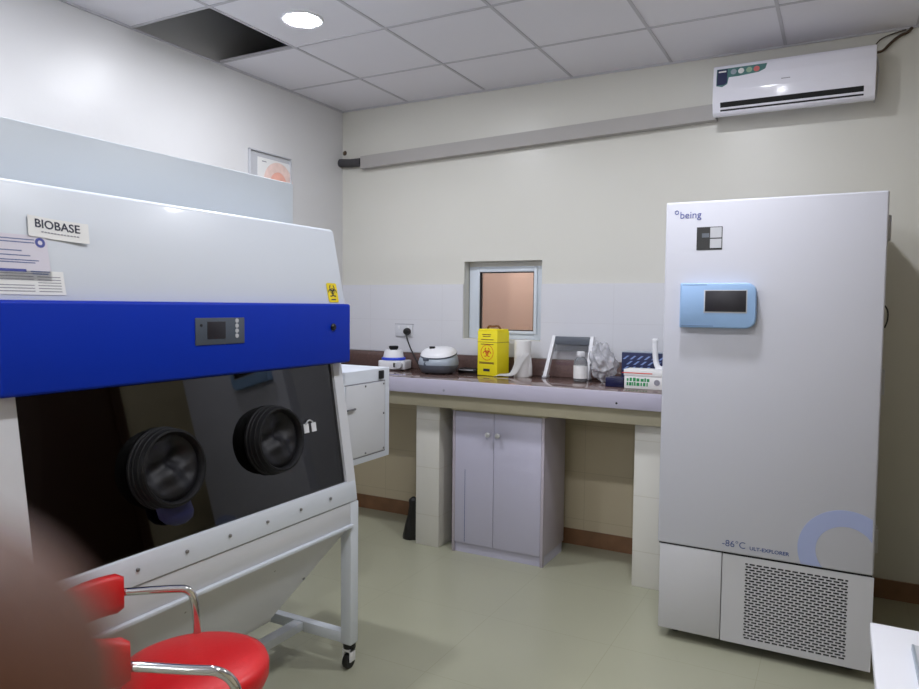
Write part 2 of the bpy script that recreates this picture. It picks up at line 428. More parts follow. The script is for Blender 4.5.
# apron below the window
bm = nb(); prism(bm, [(1.40, .705), (1.562, .705), (1.556, .757), (1.552, .786), (1.40, .786)], YL-.03, YR, 'y', .003)
rail = g.part('lower_rail', bm, 'white_steel')
bm = nb(); box(bm, 1.40, 1.557, YL-.03, YR-.002, .612, .702, .003)
apr = g.part('apron_panel', bm, 'white_steel2')
g.part('edge_lip', box(nb(), 1.40, 1.570, YL-.03, YR-.03, .600, .612, .002), 'white_steel', apr)
for k in range(7):
    y = -2.10-.172*k
    g.part('bolt', lathe(nb(), [(.006, 0), (.0055, .004), (.003, .006), (0, .0065)], 16, (1.558, y, .748), (1, 0, .1)), 'steel', rail)
for z in (.755, .668):
    g.part('bolt', lathe(nb(), [(.007, 0), (.007, .008), (.004, .014), (0, .015)], 16, (1.540, YR, z), (0, 1, 0)), 'steel', rail)
# glove ports
nrm = Vector((1, 0, .155)).normalized()
for yc, zc in ((-2.832, 1.006), (-2.376, 1.017)):
    o = Vector((gx(zc)-.011, yc, zc))
    ring = g.part('glove_port', lathe(nb(), [(r_, h_*.72) for r_, h_ in [(.112, 0), (.122, .001), (.124, .016), (.121, .020), (.120, .030), (.121, .032), (.121, .036), (.119, .038), (.117, .056), (.118, .058), (.118, .062), (.116, .064), (.113, .076), (.114, .080), (.112, .086), (.106, .088), (.103, .082), (.0985, .072), (.0985, 0), (.112, 0)]], 56, o, nrm, cap=False), 'black')
    bm = nb(); n, rr = 64, 12
    q = Vector((0, 0, 1)).rotation_difference(nrm); ph = 0.3*yc
    prev = None; c0 = None
    for i in range(rr+1):
        r = .098*i/rr; L = []
        for k in range(n):
            a = 2*PI*k/n
            u, v = r*math.cos(a), r*math.sin(a)
            fold = .020*math.sin(34*u+12*v+ph)+.012*math.sin(52*v-18*u+1.7)+.008*math.sin(95*u+30*v)
            depth = .044 - .020*(1-(r/.098)**2)*(.5+.5*math.cos(a-2.2)) + .8*fold*(1-(r/.098)**3)
            if i == rr: depth = .040
            L.append(bm.verts.new(o + q @ Vector((u, v, depth)))) if (i or k == 0) else None
        if i == 1:
            for k in range(n): bm.faces.new((prev[0], L[k], L[(k+1) % n]))
        elif i > 1:
            for k in range(n): bm.faces.new((prev[k], L[k], L[(k+1) % n], prev[(k+1) % n]))
        prev = L
    bmesh.ops.recalc_face_normals(bm, faces=bm.faces)
    g.part('glove', bm, 'glove', ring, angle=180)
    # the sleeve hanging down inside
    g.part('sleeve_cuff', loft(nb(), [[tuple(Vector((o.x-.06-.05*t, yc+.01+(.075-.02*t)*math.cos(2*PI*k/20), zc-.03-.09*t+(.05)*math.sin(2*PI*k/20)))) for k in range(20)] for t in (0, .5, 1., 1.5)]), 'bluep' if yc < -2.6 else 'glove', ring, angle=60)
# small tags on the window and a blue glove tip under the near port
for yy in (-2.176, -2.133):
    g.part('window_tag', slab(nb(), yy-.013, yy+.013, 1.012, 1.046, -.0125, -.009), 'whitep')
g.part('tag_wire', tube(nb(), smooth_path([(gx(1.04)-.009, -2.180, 1.044), (gx(1.05)-.005, -2.165, 1.062), (gx(1.05)-.006, -2.140, 1.050)], 2), .003, 6), 'lgrey')
bm = nb(); loft(bm, [[(gx(z)+.012+.018*s*math.cos(2*PI*k/16), -2.815+.01*math.sin(40*z)+.062*s*math.sin(2*PI*k/16), z) for k in range(16)] for z, s in ((.925, .8), (.90, 1.), (.87, 1.02), (.85, .8), (.838, .35))])
g.part('glove_tip', bm, 'gloveblue', label='dark blue glove tip', angle=60)
# control panel on the band
cp = g.part('control_panel', box(nb(), 1.528, 1.5335, -2.725, -2.521, 1.370, 1.455, .002), 'dgrey')
g.part('display', box(nb(), 1.5330, 1.5345, -2.680, -2.605, 1.388, 1.443, .0005), 'screen', cp)
for k in range(4):
    g.part('button', lathe(nb(), [(.0075, 0), (.007, .002), (0, .0025)], 16, (1.5333, -2.556, 1.445-.0165*k), (1, 0, 0)), 'lgrey', cp)
g.part('power_key', lathe(nb(), [(.005, 0), (.005, .0015), (0, .002)], 16, (1.5333, -2.704, 1.432), (1, 0, 0)), 'blackp', cp)
g.part('key_lock', lathe(nb(), [(.014, 0), (.014, .006), (.010, .010), (0, .010)], 24, (1.529, -2.050, 1.413), (1, 0, 0)), 'blackp', band)
# notices and stickers on the sloping hood face
hx = lambda z: 1.500 - (z-1.504)*(.063/.30)
def on_hood(bm, y, z, rot=0., lift=.001):
    """lay XZ artwork (facing -y) on the sloped hood face; art x runs along +y"""
    th = math.atan2(.063, .30)
    m = Matrix.Translation((hx(z)+lift, y, z)) @ Matrix.Rotation(-th, 4, 'Y') @ Matrix.Rotation(PI/2, 4, 'Z') @ Matrix.Rotation(rot, 4, 'Y')
    return xf(bm, m)
def sheet(w_, h_, t=.0008): return box(nb(), 0, w_, -t/2, t/2, -h_, 0)
nt_ = g.part('notice_sheet', on_hood(sheet(.138, .118), -3.285, 1.668), 'paper_l', hood, label='pale lilac notice sheet')
bm = nb()
for (x0, x1, z) in ((.02, .105, -.012), (.02, .105, -.020), (0.0, .07, -.042), (0, .09, -.054), (.0, .11, -.066), (.0, .10, -.072), (.085, .134, -.094), (.09, .13, -.100)):
    box(bm, x0, x1, -.0008, -.0003, z-.0012, z+.0012)
g.part('printed_line', on_hood(bm, -3.285, 1.668), 'ink2', nt_)
bm = nb(); box(bm, 0, .075, -.0008, -.0003, -.096, -.089)
g.part('printed_band', on_hood(bm, -3.285, 1.668), 'ink', nt_)
bm = nb(); ring_arc(bm, .120, -.018, .006, .013, 0, 360, -.0008, -.0003)
g.part('printed_seal', on_hood(bm, -3.285, 1.668), 'ink', nt_)
nt2 = g.part('notice_slip', on_hood(sheet(.175, .062), -3.290, 1.578), 'paper', hood)
bm = nb()
for k in range(7):
    z = -.008-.0075*k; box(bm, .008, .095, -.0008, -.0003, z-.0011, z+.0011) if k != 3 else None
    if k > 0: box(bm, .105, .165, -.0008, -.0003, z-.0011, z+.0011)
g.part('printed_line', on_hood(bm, -3.290, 1.578), 'inkg', nt2)
# curled maker's plate
bm = nb(); nx = 12; W_, H_ = .160, .055
A = [[bm.verts.new((W_*i/nx, -.002-.010*(abs(i/nx-.35)**2)*2.0 + t, z)) for i in range(nx+1)] for t, z in ((0, 0), (0, -H_), (.001, 0), (.001, -H_))]
fs = []
for i in range(nx):
    fs += [bm.faces.new((A[0][i], A[1][i], A[1][i+1], A[0][i+1])), bm.faces.new((A[2][i], A[2][i+1], A[3][i+1], A[3][i])),
           bm.faces.new((A[0][i], A[0][i+1], A[2][i+1], A[2][i])), bm.faces.new((A[1][i], A[3][i], A[3][i+1], A[1][i+1]))]
fs += [bm.faces.new((A[0][0], A[2][0], A[3][0], A[1][0])), bm.faces.new((A[0][nx], A[1][nx], A[3][nx], A[2][nx]))]
bmesh.ops.recalc_face_normals(bm, faces=fs)
ROT = math.radians(4)
pl = g.part('name_plate', on_hood(bm, -3.190, 1.720, ROT), 'paper', hood, label='white curled plate reading BIOBASE')
tb = text_bm('BIOBASE', .0315, .0003, .0005); mv(tb, .017, 0, -.0290)
for q in tb.verts: q.co.y += -.0026-.020*(q.co.x/.160-.35)**2
g.part('lettering', on_hood(tb, -3.190, 1.720, ROT), 'inkb', pl)
bm = nb()
for k in range(12): yk = -.0026-.020*((.037+.0085*k)/.160-.35)**2; box(bm, .034+.0085*k, .040+.0085*k, yk-.0004, yk+.0006, -.041, -.038)
g.part('printed_line', on_hood(bm, -3.190, 1.720, ROT), 'inkg', pl)
bm = nb(); prism(bm, rrect(.062, .078, .008), -.0004, .0004, 'y')
bs = g.part('hazard_sticker', on_hood(bm, -2.004, 1.548), 'yellow', hood, label='yellow biohazard sticker')
bm = nb(); biohazard(bm, .030, -.0009, -.0003); mv(bm, 0, 0, .006); box(bm, -.014, .014, -.0009, -.0003, -.030, -.025)
g.part('hazard_symbol', on_hood(bm, -2.004, 1.548), 'inkb', bs)
# pass box on the far end
pb = g.part('pass_box', box(nb(), 1.02, 1.452, YR+.002, -1.535, .806, 1.216, .004), 'white_steel', label='white pass box on the cabinet end')
dr = g.part('pass_box_door', box(nb(), 1.450, 1.457, -1.868, -1.578, .840, 1.155, .003), 'white_steel2', pb)
bm = nb(); box(bm, 1.4515, 1.4535, -1.873, -1.573, 1.157, 1.161); box(bm, 1.4515, 1.4535, -1.873, -1.573, .834, .838); box(bm, 1.4515, 1.4535, -1.5765, -1.573, .834, 1.161)
g.part('door_seal', bm, 'inkg', dr)
g.part('latch', box(nb(), 1.451, 1.462, -1.624, -1.592, 1.168, 1.206, .003), 'blackp', pb)
bm = nb(); tube(bm, [(1.456, -1.865, 1.052), (1.466, -1.862, 1.055), (1.466, -1.815, 1.055), (1.458, -1.812, 1.055)], .004, 8)
g.part('door_catch', bm, 'steel', dr)
for y, z in ((-1.59, 1.145), (-1.59, 1.01), (-1.59, .85), (-1.73, 1.145), (-1.73, .85)):
    g.part('rivet', lathe(nb(), [(.005, 0), (.004, .003), (0, .004)], 12, (1.457, y, z), (1, 0, 0)), 'steel', dr)
# hopper under the deck
top = [(.80, YL), (1.55, YL), (1.55, YR-.04), (.80, YR-.04)]; bot = [(.90, -2.95), (1.30, -2.95), (1.30, -2.155), (.90, -2.155)]
bm = nb(); loft(bm, [[(x, y, .612) for x, y in top], [(x, y, .600) for x, y in top], [(x, y, .235) for x, y in bot], [(x, y, .225) for x, y in bot]])
hp = g.part('hopper', bm, 'white_steel2', label='white wedge shaped hopper under the deck')
for p_ in ((1.415, -2.09, .40), (1.50, -2.35, .535), (1.50, -2.75, .535)):
    g.part('rivet', lathe(nb(), [(.006, -.004), (.006, .004), (0, .006)], 12, p_, (1, 0, -.7)), 'steel', hp)
for (x, y) in ((1.534, -1.945), (.80, -1.945), (1.534, -3.29), (.80, -3.29)):
    leg = g.part('leg', box(nb(), x-.026, x+.026, y-.026, y+.026, .105, .700, .004), 'white_steel')
    bm = nb(); lathe(bm, [(.026, .085), (.026, .104)], 20, (x, y, 0))
    g.part('caster_plate', bm, 'blackp', leg)
    bm = nb(); box(bm, x-.020, x-.015, y-.022, y+.016, .030, .086, .002); box(bm, x+.015, x+.020, y-.022, y+.016, .030, .086, .002); box(bm, x-.020, x+.020, y-.022, y+.016, .072, .086, .002)
    g.part('caster_fork', bm, 'whitep', leg)
    g.part('caster_wheel', lathe(nb(), [(.012, -.013), (.028, -.013), (.031, -.009), (.031, .009), (.028, .013), (.012, .013)], 28, (x, y-.006, .0315), (1, 0, 0)), 'blackp', leg)
for y in (-1.945, -3.29):
    g.part('side_bar', box(nb(), .826, 1.508, y-.02, y+.02, .105, .150, .003), 'white_steel')
bm = nb(); box(bm, 1.255, 1.305, -3.27, -1.965, .112, .148, .003); g.part('long_bar', bm, 'white_steel')
bm = nb(); box(bm, .93, .98, -3.27, -1.965, .112, .148, .003); g.part('long_bar', bm, 'white_steel')
g.part('hopper_outlet', lathe(nb(), [(.05, .152), (.05, .235)], 28, (1.1, -2.55, 0)), 'white_steel2', hp)

# ---------------------------------------------------------------- stool
SX, SY, SZ = 1.915, -3.075, .632
e1 = Vector((.88, .47, 0)).normalized(); e2 = Vector((-.47, .88, 0)).normalized()
st = Thing('lab_stool', 'red vinyl stool with chrome arms in front of the glove box', 'stool', (SX, SY, 0))
c = Vector((SX, SY, 0))
st.part('seat', lathe(nb(), [(0, -.072), (.150, -.072), (.168, -.064), (.176, -.045), (.177, -.020), (.172, -.006), (.150, .002), (.08, .006), (0, .007)], 64, (SX, SY, SZ-.007), cap=False), 'vinyl', angle=60)
ARM = SZ+.128
Mb = Vector((1.82, -3.19, 0)); q2 = Vector((-.82, .57, 0)).normalized(); ql = Vector((-.57, -.82, 0)).normalized()
secs = []; ARM = .745
for k in range(29):
    th = PI*k/28; d_ = (q2*(.200*math.cos(th))+ql*(.165*math.sin(th)))
    out = (q2*(math.cos(th)/.200)+ql*(math.sin(th)/.165)).normalized(); s_ = 1 if 1 <= k <= 27 else .78
    ring = []
    for j in range(16):
        t = 2*PI*j/16
        cu, sn = math.cos(t), math.sin(t)
        ring.append(tuple(Mb + d_ + out*(.022*s_*math.copysign(abs(cu)**.7, cu)) + Vector((0, 0, ARM+.052*s_*math.copysign(abs(sn)**.7, sn)))))
    secs.append(ring)
bk = st.part('backrest', loft(nb(), secs), 'vinyl', angle=60)
z = Vector((0, 0, 1))
F = Mb+q2*.200; N = Mb-q2*.200
def V3(x, y, zz): return Vector((x, y, zz))
for P_ in ([F+z*ARM-Vector((.03, .02, 0)), F+z*ARM, V3(1.745, -3.000, ARM), V3(1.784, -2.972, ARM-.002), V3(1.798, -2.965, ARM-.05), V3(1.806, -2.968, .56), V3(1.815, -2.978, .525), V3(1.88, -3.03, .520)],
           [N+z*(ARM-.012)-Vector((.03, .02, 0)), N+z*(ARM-.012), V3(2.10, -3.245, ARM-.018), V3(2.155, -3.208, ARM-.022), V3(2.185, -3.190, ARM-.07), V3(2.165, -3.185, .56), V3(2.13, -3.165, .525), V3(1.97, -3.10, .520)]):
    st.part('arm', tube(nb(), smooth_path(P_, 3), .0105, 14), 'chrome', angle=60)
st.part('column', lathe(nb(), [(.030, .09), (.030, .30), (.018, .30), (.018, SZ-.075), (.06, SZ-.075), (.06, SZ-.068)], 28, (SX, SY, 0)), 'chrome')
st.part('foot_ring', tube(nb(), [c+e1*.15*math.cos(2*PI*k/32)+e2*.15*math.sin(2*PI*k/32)+Vector((0, 0, .24)) for k in range(33)], .009, 10), 'chrome', angle=60)
for k in range(4):
    d_ = e1*math.cos(PI/2*k)+e2*math.sin(PI/2*k)
    st.part('foot_ring_spoke', tube(nb(), [c+d_*.028+Vector((0, 0, .24)), c+d_*.148+Vector((0, 0, .24))], .006, 8), 'chrome')
for k in range(5):
    a = 2*PI*k/5+.4; d_ = e1*math.cos(a)+e2*math.sin(a)
    lg = st.part('base_leg', tube(nb(), [c+d_*.02+Vector((0, 0, .10)), c+d_*.12+Vector((0, 0, .088)), c+d_*.215+Vector((0, 0, .066))], .016, 12, [1.1, 1, .75]), 'chrome')
    p_ = c+d_*.205; t_ = Vector((-d_.y, d_.x, 0))
    st.part('caster', lathe(nb(), [(.010, -.014), (.024, -.014), (.026, -.010), (.026, .010), (.024, .014), (.010, .014)], 20, (p_.x, p_.y, .0265), t_), 'blackp', lg)

# ---------------------------------------------------------------- laboratory counter
ZC = 1.060; CX1 = 2.535; CF = -.600
ct = Thing('counter', 'long built-in counter with brown polished top and lilac front edge under the window', 'counter', (1.25, -.3, 0))
ct.part('worktop', box(nb(), .009, CX1, CF, -.010, ZC-.03, ZC, .002), 'granite')
ct.part('backsplash', box(nb(), .009, CX1, -.030, -.009, ZC, 1.170, .002), 'granite')
ct.part('side_splash', box(nb(), .009, .030, CF+.01, -.030, ZC, 1.170, .002), 'granite')
fe = ct.part('front_edge', box(nb(), .009, CX1, CF-.012, CF, .972, ZC+.001, .003), 'lilac', label='lilac painted front edge')
ct.part('support_beam', box(nb(), .009, CX1, CF+.035, -.012, .888, .9715, .003), 'beam')
ct.part('slab_underside', box(nb(), .009, CX1, CF+.001, -.012, .9717, ZC-.0305), 'beam')
for x0, x1 in ((.962, 1.128), (2.332, 2.520)):
    ct.part('pillar', box(nb(), x0, x1, -.500, -.16, 0, .888, .003), 'pillar')
ct.part('edge_chip', lathe(nb(), [(0, -.001), (.008, 0), (.005, .0012), (0, .0015)], 9, (1.22, CF-.0125, 1.000), (0, -1, 0)), 'inkg', fe)
ct.part('edge_chip', lathe(nb(), [(0, -.001), (.006, 0), (.004, .0012), (0, .0015)], 12, (2.26, CF-.0125, 1.0), (0, -1, 0)), 'gap', fe)

# cabinet under the counter
cb = Thing('base_cabinet', 'lilac two-door cupboard with round knobs under the counter', 'cabinet', (1.52, -.3, 0))
cb.part('carcass', box(nb(), 1.222, 1.818, -.478, -.15, .060, .868, .002), 'cab_side')
bm = nb(); box(bm, 1.226, 1.814, -.488, -.17, 0, .060); cb.part('plinth', bm, 'cabinet')
for x0 in (1.222, 1.800): cb.part('side_edge', box(nb(), x0, x0+.018, -.500, -.478, 0, .868, .0015), 'cab_side')
cb.part('top_strip', box(nb(), 1.212, 1.828, -.500, -.14, .868, .886, .002), 'beam')
for x0, x1, kx in ((1.241, 1.498, 1.468), (1.501, 1.799, 1.533)):
    dr = cb.part('door', box(nb(), x0, x1, -.500, -.480, .062, .866, .002), 'cabinet')
    cb.part('knob', lathe(nb(), [(.007, 0), (.006, .012), (.014, .018), (.016, .026), (.011, .033), (0, .035)], 24, (kx, -.500, .742), (0, -1, 0)), 'knobm', dr, label='chrome knob')
    if x0 < 1.4: cb.part('scratch', box(nb(), 1.308, 1.3115, -.5006, -.4995, .070, .515), 'ink2', dr, label='thin vertical dark crack')

# small dark crumpled thing on the floor beside the left pillar
bm = nb(); BX, BY = .885, -.415
loft(bm, [[(BX+(.062*s_)*math.cos(2*PI*k/14)*(1+.15*math.sin(3*k))+.03*z, BY+.055*s_*math.sin(2*PI*k/14)*(1+.1*math.cos(5*k)), z) for k in range(14)] for s_, z in ((1, 0), (1.02, .02), (.8, .09), (.55, .15), (.45, .21), (.5, .25), (.15, .27))])
single('bin_bag', bm, 'blackp', 'small dark crumpled bag on the floor against the left counter pillar', 'bag', org=(BX, BY, 0), angle=60)

# ---------------------------------------------------------------- things on the counter
# mini vortex mixer
def pos(x, y): return (x, y, ZC)
X, Y = .566, -.145
v = Thing('vortex_mixer', 'small white vortex mixer with blue ring and black cup', 'vortex mixer', pos(X, Y), rz=.25, world=False)
v.e.scale = (1.15, 1.1, 1.12)
v.part('base', prism(nb(), rrect(.17, .15, .02), .004, .055, 'z', .004), 'whitep')
v.part('body', lathe(nb(), [(.066, .055), (.064, .072), (.055, .110), (.050, .118), (0, .120)], 40, (-.012, .01, 0)), 'whitep', angle=40)
v.part('blue_ring', lathe(nb(), [(.062, 0), (.072, .002), (.073, .010), (.070, .016), (.062, .018)], 40, (-.012, .01, .056)), 'bluep', angle=40)
v.part('cup', lathe(nb(), [(.020, 0), (.028, .010), (.029, .022), (.024, .024), (.018, .014), (0, .012)], 32, (-.012, .01, .119)), 'black')
dl = v.part('dial', lathe(nb(), [(.022, 0), (.021, .022), (.017, .026), (0, .026)], 28, (.052, -.075, .030), (0, -1, 0)), 'lgrey')
v.part('switch', box(nb(), .014, .028, -.079, -.074, .018, .044, .002), 'blackp')
for a, b in ((-1, -1), (1, -1), (-1, 1), (1, 1)): v.part('foot', cyl(nb(), (a*.065, b*.055, 0), (0, 0, 1), .012, .005), 'black')

# mini centrifuge
X, Y = .975, -.25
v = Thing('mini_centrifuge', 'oval grey mini centrifuge with white curved lid', 'centrifuge', pos(X, Y), rz=.1, world=False)
v.e.scale = (1, 1, 1.17)
def oval(a, b, z, n=40, tilt=0): return [(a*math.copysign(abs(math.cos(2*PI*k/n))**.85, math.cos(2*PI*k/n)), b*math.copysign(abs(math.sin(2*PI*k/n))**.85, math.sin(2*PI*k/n)), z + tilt*b*math.sin(2*PI*k/n)) for k in range(n)]
v.part('lower_body', loft(nb(), [oval(.095, .08, .004), oval(.112, .095, .012), oval(.126, .108, .036), oval(.130, .112, .050)]), 'greyp', angle=60)
v.part('upper_body', loft(nb(), [oval(.130, .112, .050), oval(.131, .113, .062), oval(.126, .108, .085, tilt=.12), oval(.116, .10, .105, tilt=.2)]), 'mgrey', angle=60)
v.part('lid_rim', loft(nb(), [oval(.119, .103, .104, tilt=.2), oval(.120, .104, .108, tilt=.2), oval(.119, .103, .111, tilt=.2)]), 'dgrey', angle=60)
v.part('lid', loft(nb(), [oval(.118, .102, .110, tilt=.2), oval(.113, .098, .122, tilt=.2), oval(.095, .08, .136, tilt=.16), oval(.06, .05, .145, tilt=.1), oval(.02, .016, .147)]), 'whitep', angle=60)
v.part('lid_catch', box(nb(), -.045, -.01, -.05, -.03, .138, .152, .003), 'blackp')
v.part('badge', box(nb(), -.062, -.022, -.110, -.100, .074, .088, .003), 'dgrey')
v.part('button', lathe(nb(), [(.014, 0), (.012, .01), (0, .011)], 20, (-.045, -.098, .055), (0, -1, .1)), 'dgrey')
for a, b in ((-1, -1), (1, -1), (-1, 1), (1, 1)): v.part('foot', cyl(nb(), (a*.06, b*.05, 0), (0, 0, 1), .012, .006), 'black')

# black adapter box behind it
bm = nb(); box(bm, 1.055, 1.195, -.135, -.045, ZC, ZC+.030, .006)
v = Thing('power_adapter', 'flat black power box between the oval centrifuge and the yellow bin', 'power adapter', (1.12, -.09, ZC))
v.part('case', bm, 'blackp')
v.part('side_strip', box(nb(), 1.065, 1.17, -.1362, -.1345, ZC+.018, ZC+.024), 'lgrey')

# sharps container
X, Y = 1.322, -.150
v = Thing('sharps_container', 'tall yellow cardboard sharps bin with red biohazard sign in front of the window', 'sharps bin', pos(X, Y), rz=math.radians(-11), world=False)
wx, wy, hh = .078, .066, .285
v.part('carton', prism(nb(), rrect(2*wx, 2*wy, .004, 2), 0.001, hh, 'z', .002), 'ybox')
bm = nb(); box(bm, -wx+.004, wx-.004, -wy+.004, wy-.004, hh, hh+.012, .003); v.part('top_flap', bm, 'ybox')
v.part('lid_seam', box(nb(), -wx-.0006, wx+.0006, -wy-.0006, wy+.0006, .212, .2145), 'brown')
bm = nb(); tube(bm, smooth_path([(-.045, 0, hh+.010), (-.04, 0, hh+.030), (.0, 0, hh+.026), (.035, 0, hh+.034), (.05, .01, hh+.010)], 2), .007, 10)
v.part('carry_handle', bm, 'brown')
bm = nb(); biohazard(bm, .036, -wy-.0012, -wy-.0004); mv(bm, 0, 0, .148); ring_arc(bm, 0, .148, .047, .050, 0, 360, -wy-.0012, -wy-.0004, 36)
v.part('hazard_symbol', bm, 'red')
bm = nb()
for x0, x1, z in ((-.04, .03, .262), (-.035, .025, .250), (-.05, .05, .230), (-.05, .05, .200), (-.06, .055, .085), (-.06, .055, .078)): box(bm, x0, x1, -wy-.0012, -wy-.0004, z-.0022, z+.0022)
v.part('printed_line', bm, 'brown')
bm = nb(); box(bm, -.028, .022, -wy-.0012, -wy-.0004, .028, .044); v.part('printed_block', bm, 'inkb')

# roll of white paper with a loose end
X, Y = 1.518, -.130
v = Thing('paper_roll', 'standing roll of white paper towel with a loose end beside the yellow bin', 'paper roll', pos(X, Y), world=False)
v.part('roll', lathe(nb(), [(.018, .23), (.018, 0), (.051, 0), (.053, .004), (.053, .226), (.050, .23), (.018, .23)], 48, cap=False), 'paper')
bm = nb(); path = smooth_path([(.030, -.048, .150), (.0, -.056, .100), (-.02, -.064, .050), (-.035, -.080, .018), (-.075, -.090, .010), (-.115, -.100, .014), (-.150, -.108, .004)], 2); cols = []
for i, p_ in enumerate(path):
    t = i/(len(path)-1); cols.append([])
    for j in range(6):
        u_ = j/5; wdt = .058
        cols[-1].append(bm.verts.new((p_.x-.034*(1-t)+wdt*u_*(1-t)*1.2+.010*u_*t, p_.y-.030*u_*t-.003*math.sin(9*u_+4*t), max(.003, p_.z+.012*(1-u_)*t*math.sin(3+8*t)+.020*t*(1-t)*math.sin(5*u_)))))
fs = [bm.faces.new((cols[i][j], cols[i+1][j], cols[i+1][j+1], cols[i][j+1])) for i in range(len(path)-1) for j in range(5)]
bmesh.ops.solidify(bm, geom=fs, thickness=.002)
v.part('loose_end', bm, 'paper', angle=60)
bm = nb(); loft(bm, [[(.045+.02*s*math.cos(2*PI*k/12), .005+.03*s*math.sin(2*PI*k/12), z) for k in range(12)] for s, z in ((.6, .001), (.9, .01), (.8, .06), (.5, .12), (.2, .14))])
v.part('torn_flap', bm, 'paper', angle=60)

# pipette stand
v = Thing('pipette_stand', 'empty white stand with slanted legs and grey top bar', 'pipette stand', (1.80, -.08, ZC))
for xb, xt in ((1.662, 1.700), (1.938, 1.945)):
    bm = nb(); loft(bm, [[(xb-.011, -.125, ZC), (xb+.011, -.125, ZC), (xb+.011, -.085, ZC), (xb-.011, -.085, ZC)], [(xt-.011, -.060, ZC+.262), (xt+.011, -.060, ZC+.262), (xt+.011, -.032, ZC+.262), (xt-.011, -.032, ZC+.262)]])
    lg = v.part('leg', bm, 'whitep')
    v.part('foot_pad', box(nb(), xb-.014, xb+.014, -.128, -.060, ZC, ZC+.012, .002), 'lgrey', lg)
v.part('top_bar', box(nb(), 1.708, 1.936, -.064, -.038, ZC+.208, ZC+.258, .003), 'greyp', label='grey top bar')
v.part('back_panel', box(nb(), 1.702, 1.938, -.058, -.054, ZC+.165, ZC+.207, .001), 'acrylic')

# clear bottle
X, Y = 1.935, -.235
v = Thing('reagent_bottle', 'clear plastic bottle with white label and cap in front of the white stand', 'bottle', pos(X, Y), world=False)
v.part('body', lathe(nb(), [(.036, .001), (.041, .006), (.041, .115), (.034, .135), (.020, .148), (.020, .158)], 40), 'bottle')
v.part('paper_label', lathe(nb(), [(.0415, .022), (.0420, .022), (.0420, .098), (.0415, .098)], 40), 'paper')
v.part('cap', lathe(nb(), [(.023, .150), (.024, .152), (.024, .176), (.021, .180), (0, .180)], 32), 'whitep')
bm = nb()
for k in range(4): ring_arc(bm, 0, 0, .0421, .0424, -110, -75-6*(k % 2), .045+.012*k, .048+.012*k, 8)
xf(bm, Matrix.Rotation(PI/2, 4, 'X') @ Matrix.Scale(-1, 4, (0, 1, 0)))
bmesh.ops.transform(bm, matrix=Matrix.Identity(4), verts=bm.verts)
v.part('printed_line', bm, 'inkg')

# crumpled clear bag
X, Y = 2.068, -.200
bm = nb(); bmesh.ops.create_icosphere(bm, subdivisions=5, radius=1)
rnd = random.Random(4); waves = [(Vector((rnd.uniform(-1, 1), rnd.uniform(-1, 1), rnd.uniform(-1, 1))).normalized(), rnd.uniform(3, 8), rnd.uniform(0, 6)) for _ in range(12)]
for q in bm.verts:
    n_ = q.co.normalized(); d_ = 1.
    for wv, f_, p_ in waves: d_ += .045*(1-2*abs(math.sin(f_*n_.dot(wv)+p_)))
    z_ = n_.z
    sx = .080*(1.1-.15*max(0, z_)); sz = .155 if z_ > 0 else .10
    q.co = Vector((n_.x*d_*sx-.02*max(0, z_), n_.y*d_*.07, max(0.001, .10+z_*d_*sz)))
single('plastic_bag', mv(bm, X, Y, ZC), 'bag', 'crumpled clear plastic bag beside the white stand', 'plastic bag', org=(X, Y, ZC), angle=25)

# small navy box
v = single('navy_box', box(nb(), 2.135, 2.238, -.400, -.305, ZC+.0005, ZC+.052, .003), 'navy', 'small dark navy box lying in front of the plastic bag', 'box', org=(2.185, -.35, ZC))

# white kit box with green print
v = Thing('white_box', 'white carton with green printing and a red line, on the counter beside the freezer', 'box', (2.345, -.36, ZC), world=True)
bm = nb(); box(bm, 2.248, 2.470, -.425, -.305, ZC+.001, ZC+.072, .002); v.part('carton', bm, 'paper')
ld = v.part('lid', box(nb(), 2.245, 2.473, -.428, -.302, ZC+.072, ZC+.106, .002), 'paper')
v.part('red_line', box(nb(), 2.235, 2.400, -.4290, -.4278, ZC+.085, ZC+.0895), 'red', ld)
bm = nb(); rnd = random.Random(3)
for r_ in range(2):
    x = 2.262
    while x < 2.38:
        w_ = rnd.uniform(.006, .018); box(bm, x, x+w_, -.4262, -.4248, ZC+.018+.024*r_, ZC+.033+.024*r_+rnd.uniform(0, .005)); x += w_+rnd.uniform(.003, .007)
v.part('printed_block', bm, 'green')
bm = nb(); ring_arc(bm, 2.425, ZC+.04, 0.001, .016, 0, 360, -.4262, -.4248); v.part('printed_seal', bm, 'inkg')

# navy kit box with pale strokes, standing behind
v = Thing('patterned_box', 'navy carton with pale slanting strokes standing behind the white carton', 'box', (2.36, -.20, ZC))
v.part('carton', box(nb(), 2.190, 2.500, -.275, -.15, ZC+.001, ZC+.188, .002), 'kitblue')
bm = nb()
for r_ in range(5):
    for k in range(8):
        x = 2.196+.040*k+.020*(r_ % 2); z = ZC+.030+.030*r_
        if x < 2.455: prism(bm, [(x, z), (x+.013, z), (x+.038, z+.020), (x+.025, z+.020)], -.2762, -.2748, 'y')
v.part('printed_stroke', bm, 'kitlight')
bm = nb(); box(bm, 2.191, 2.499, -.274, -.151, ZC+.1882, ZC+.192, .001); v.part('lid', bm, 'mgrey')

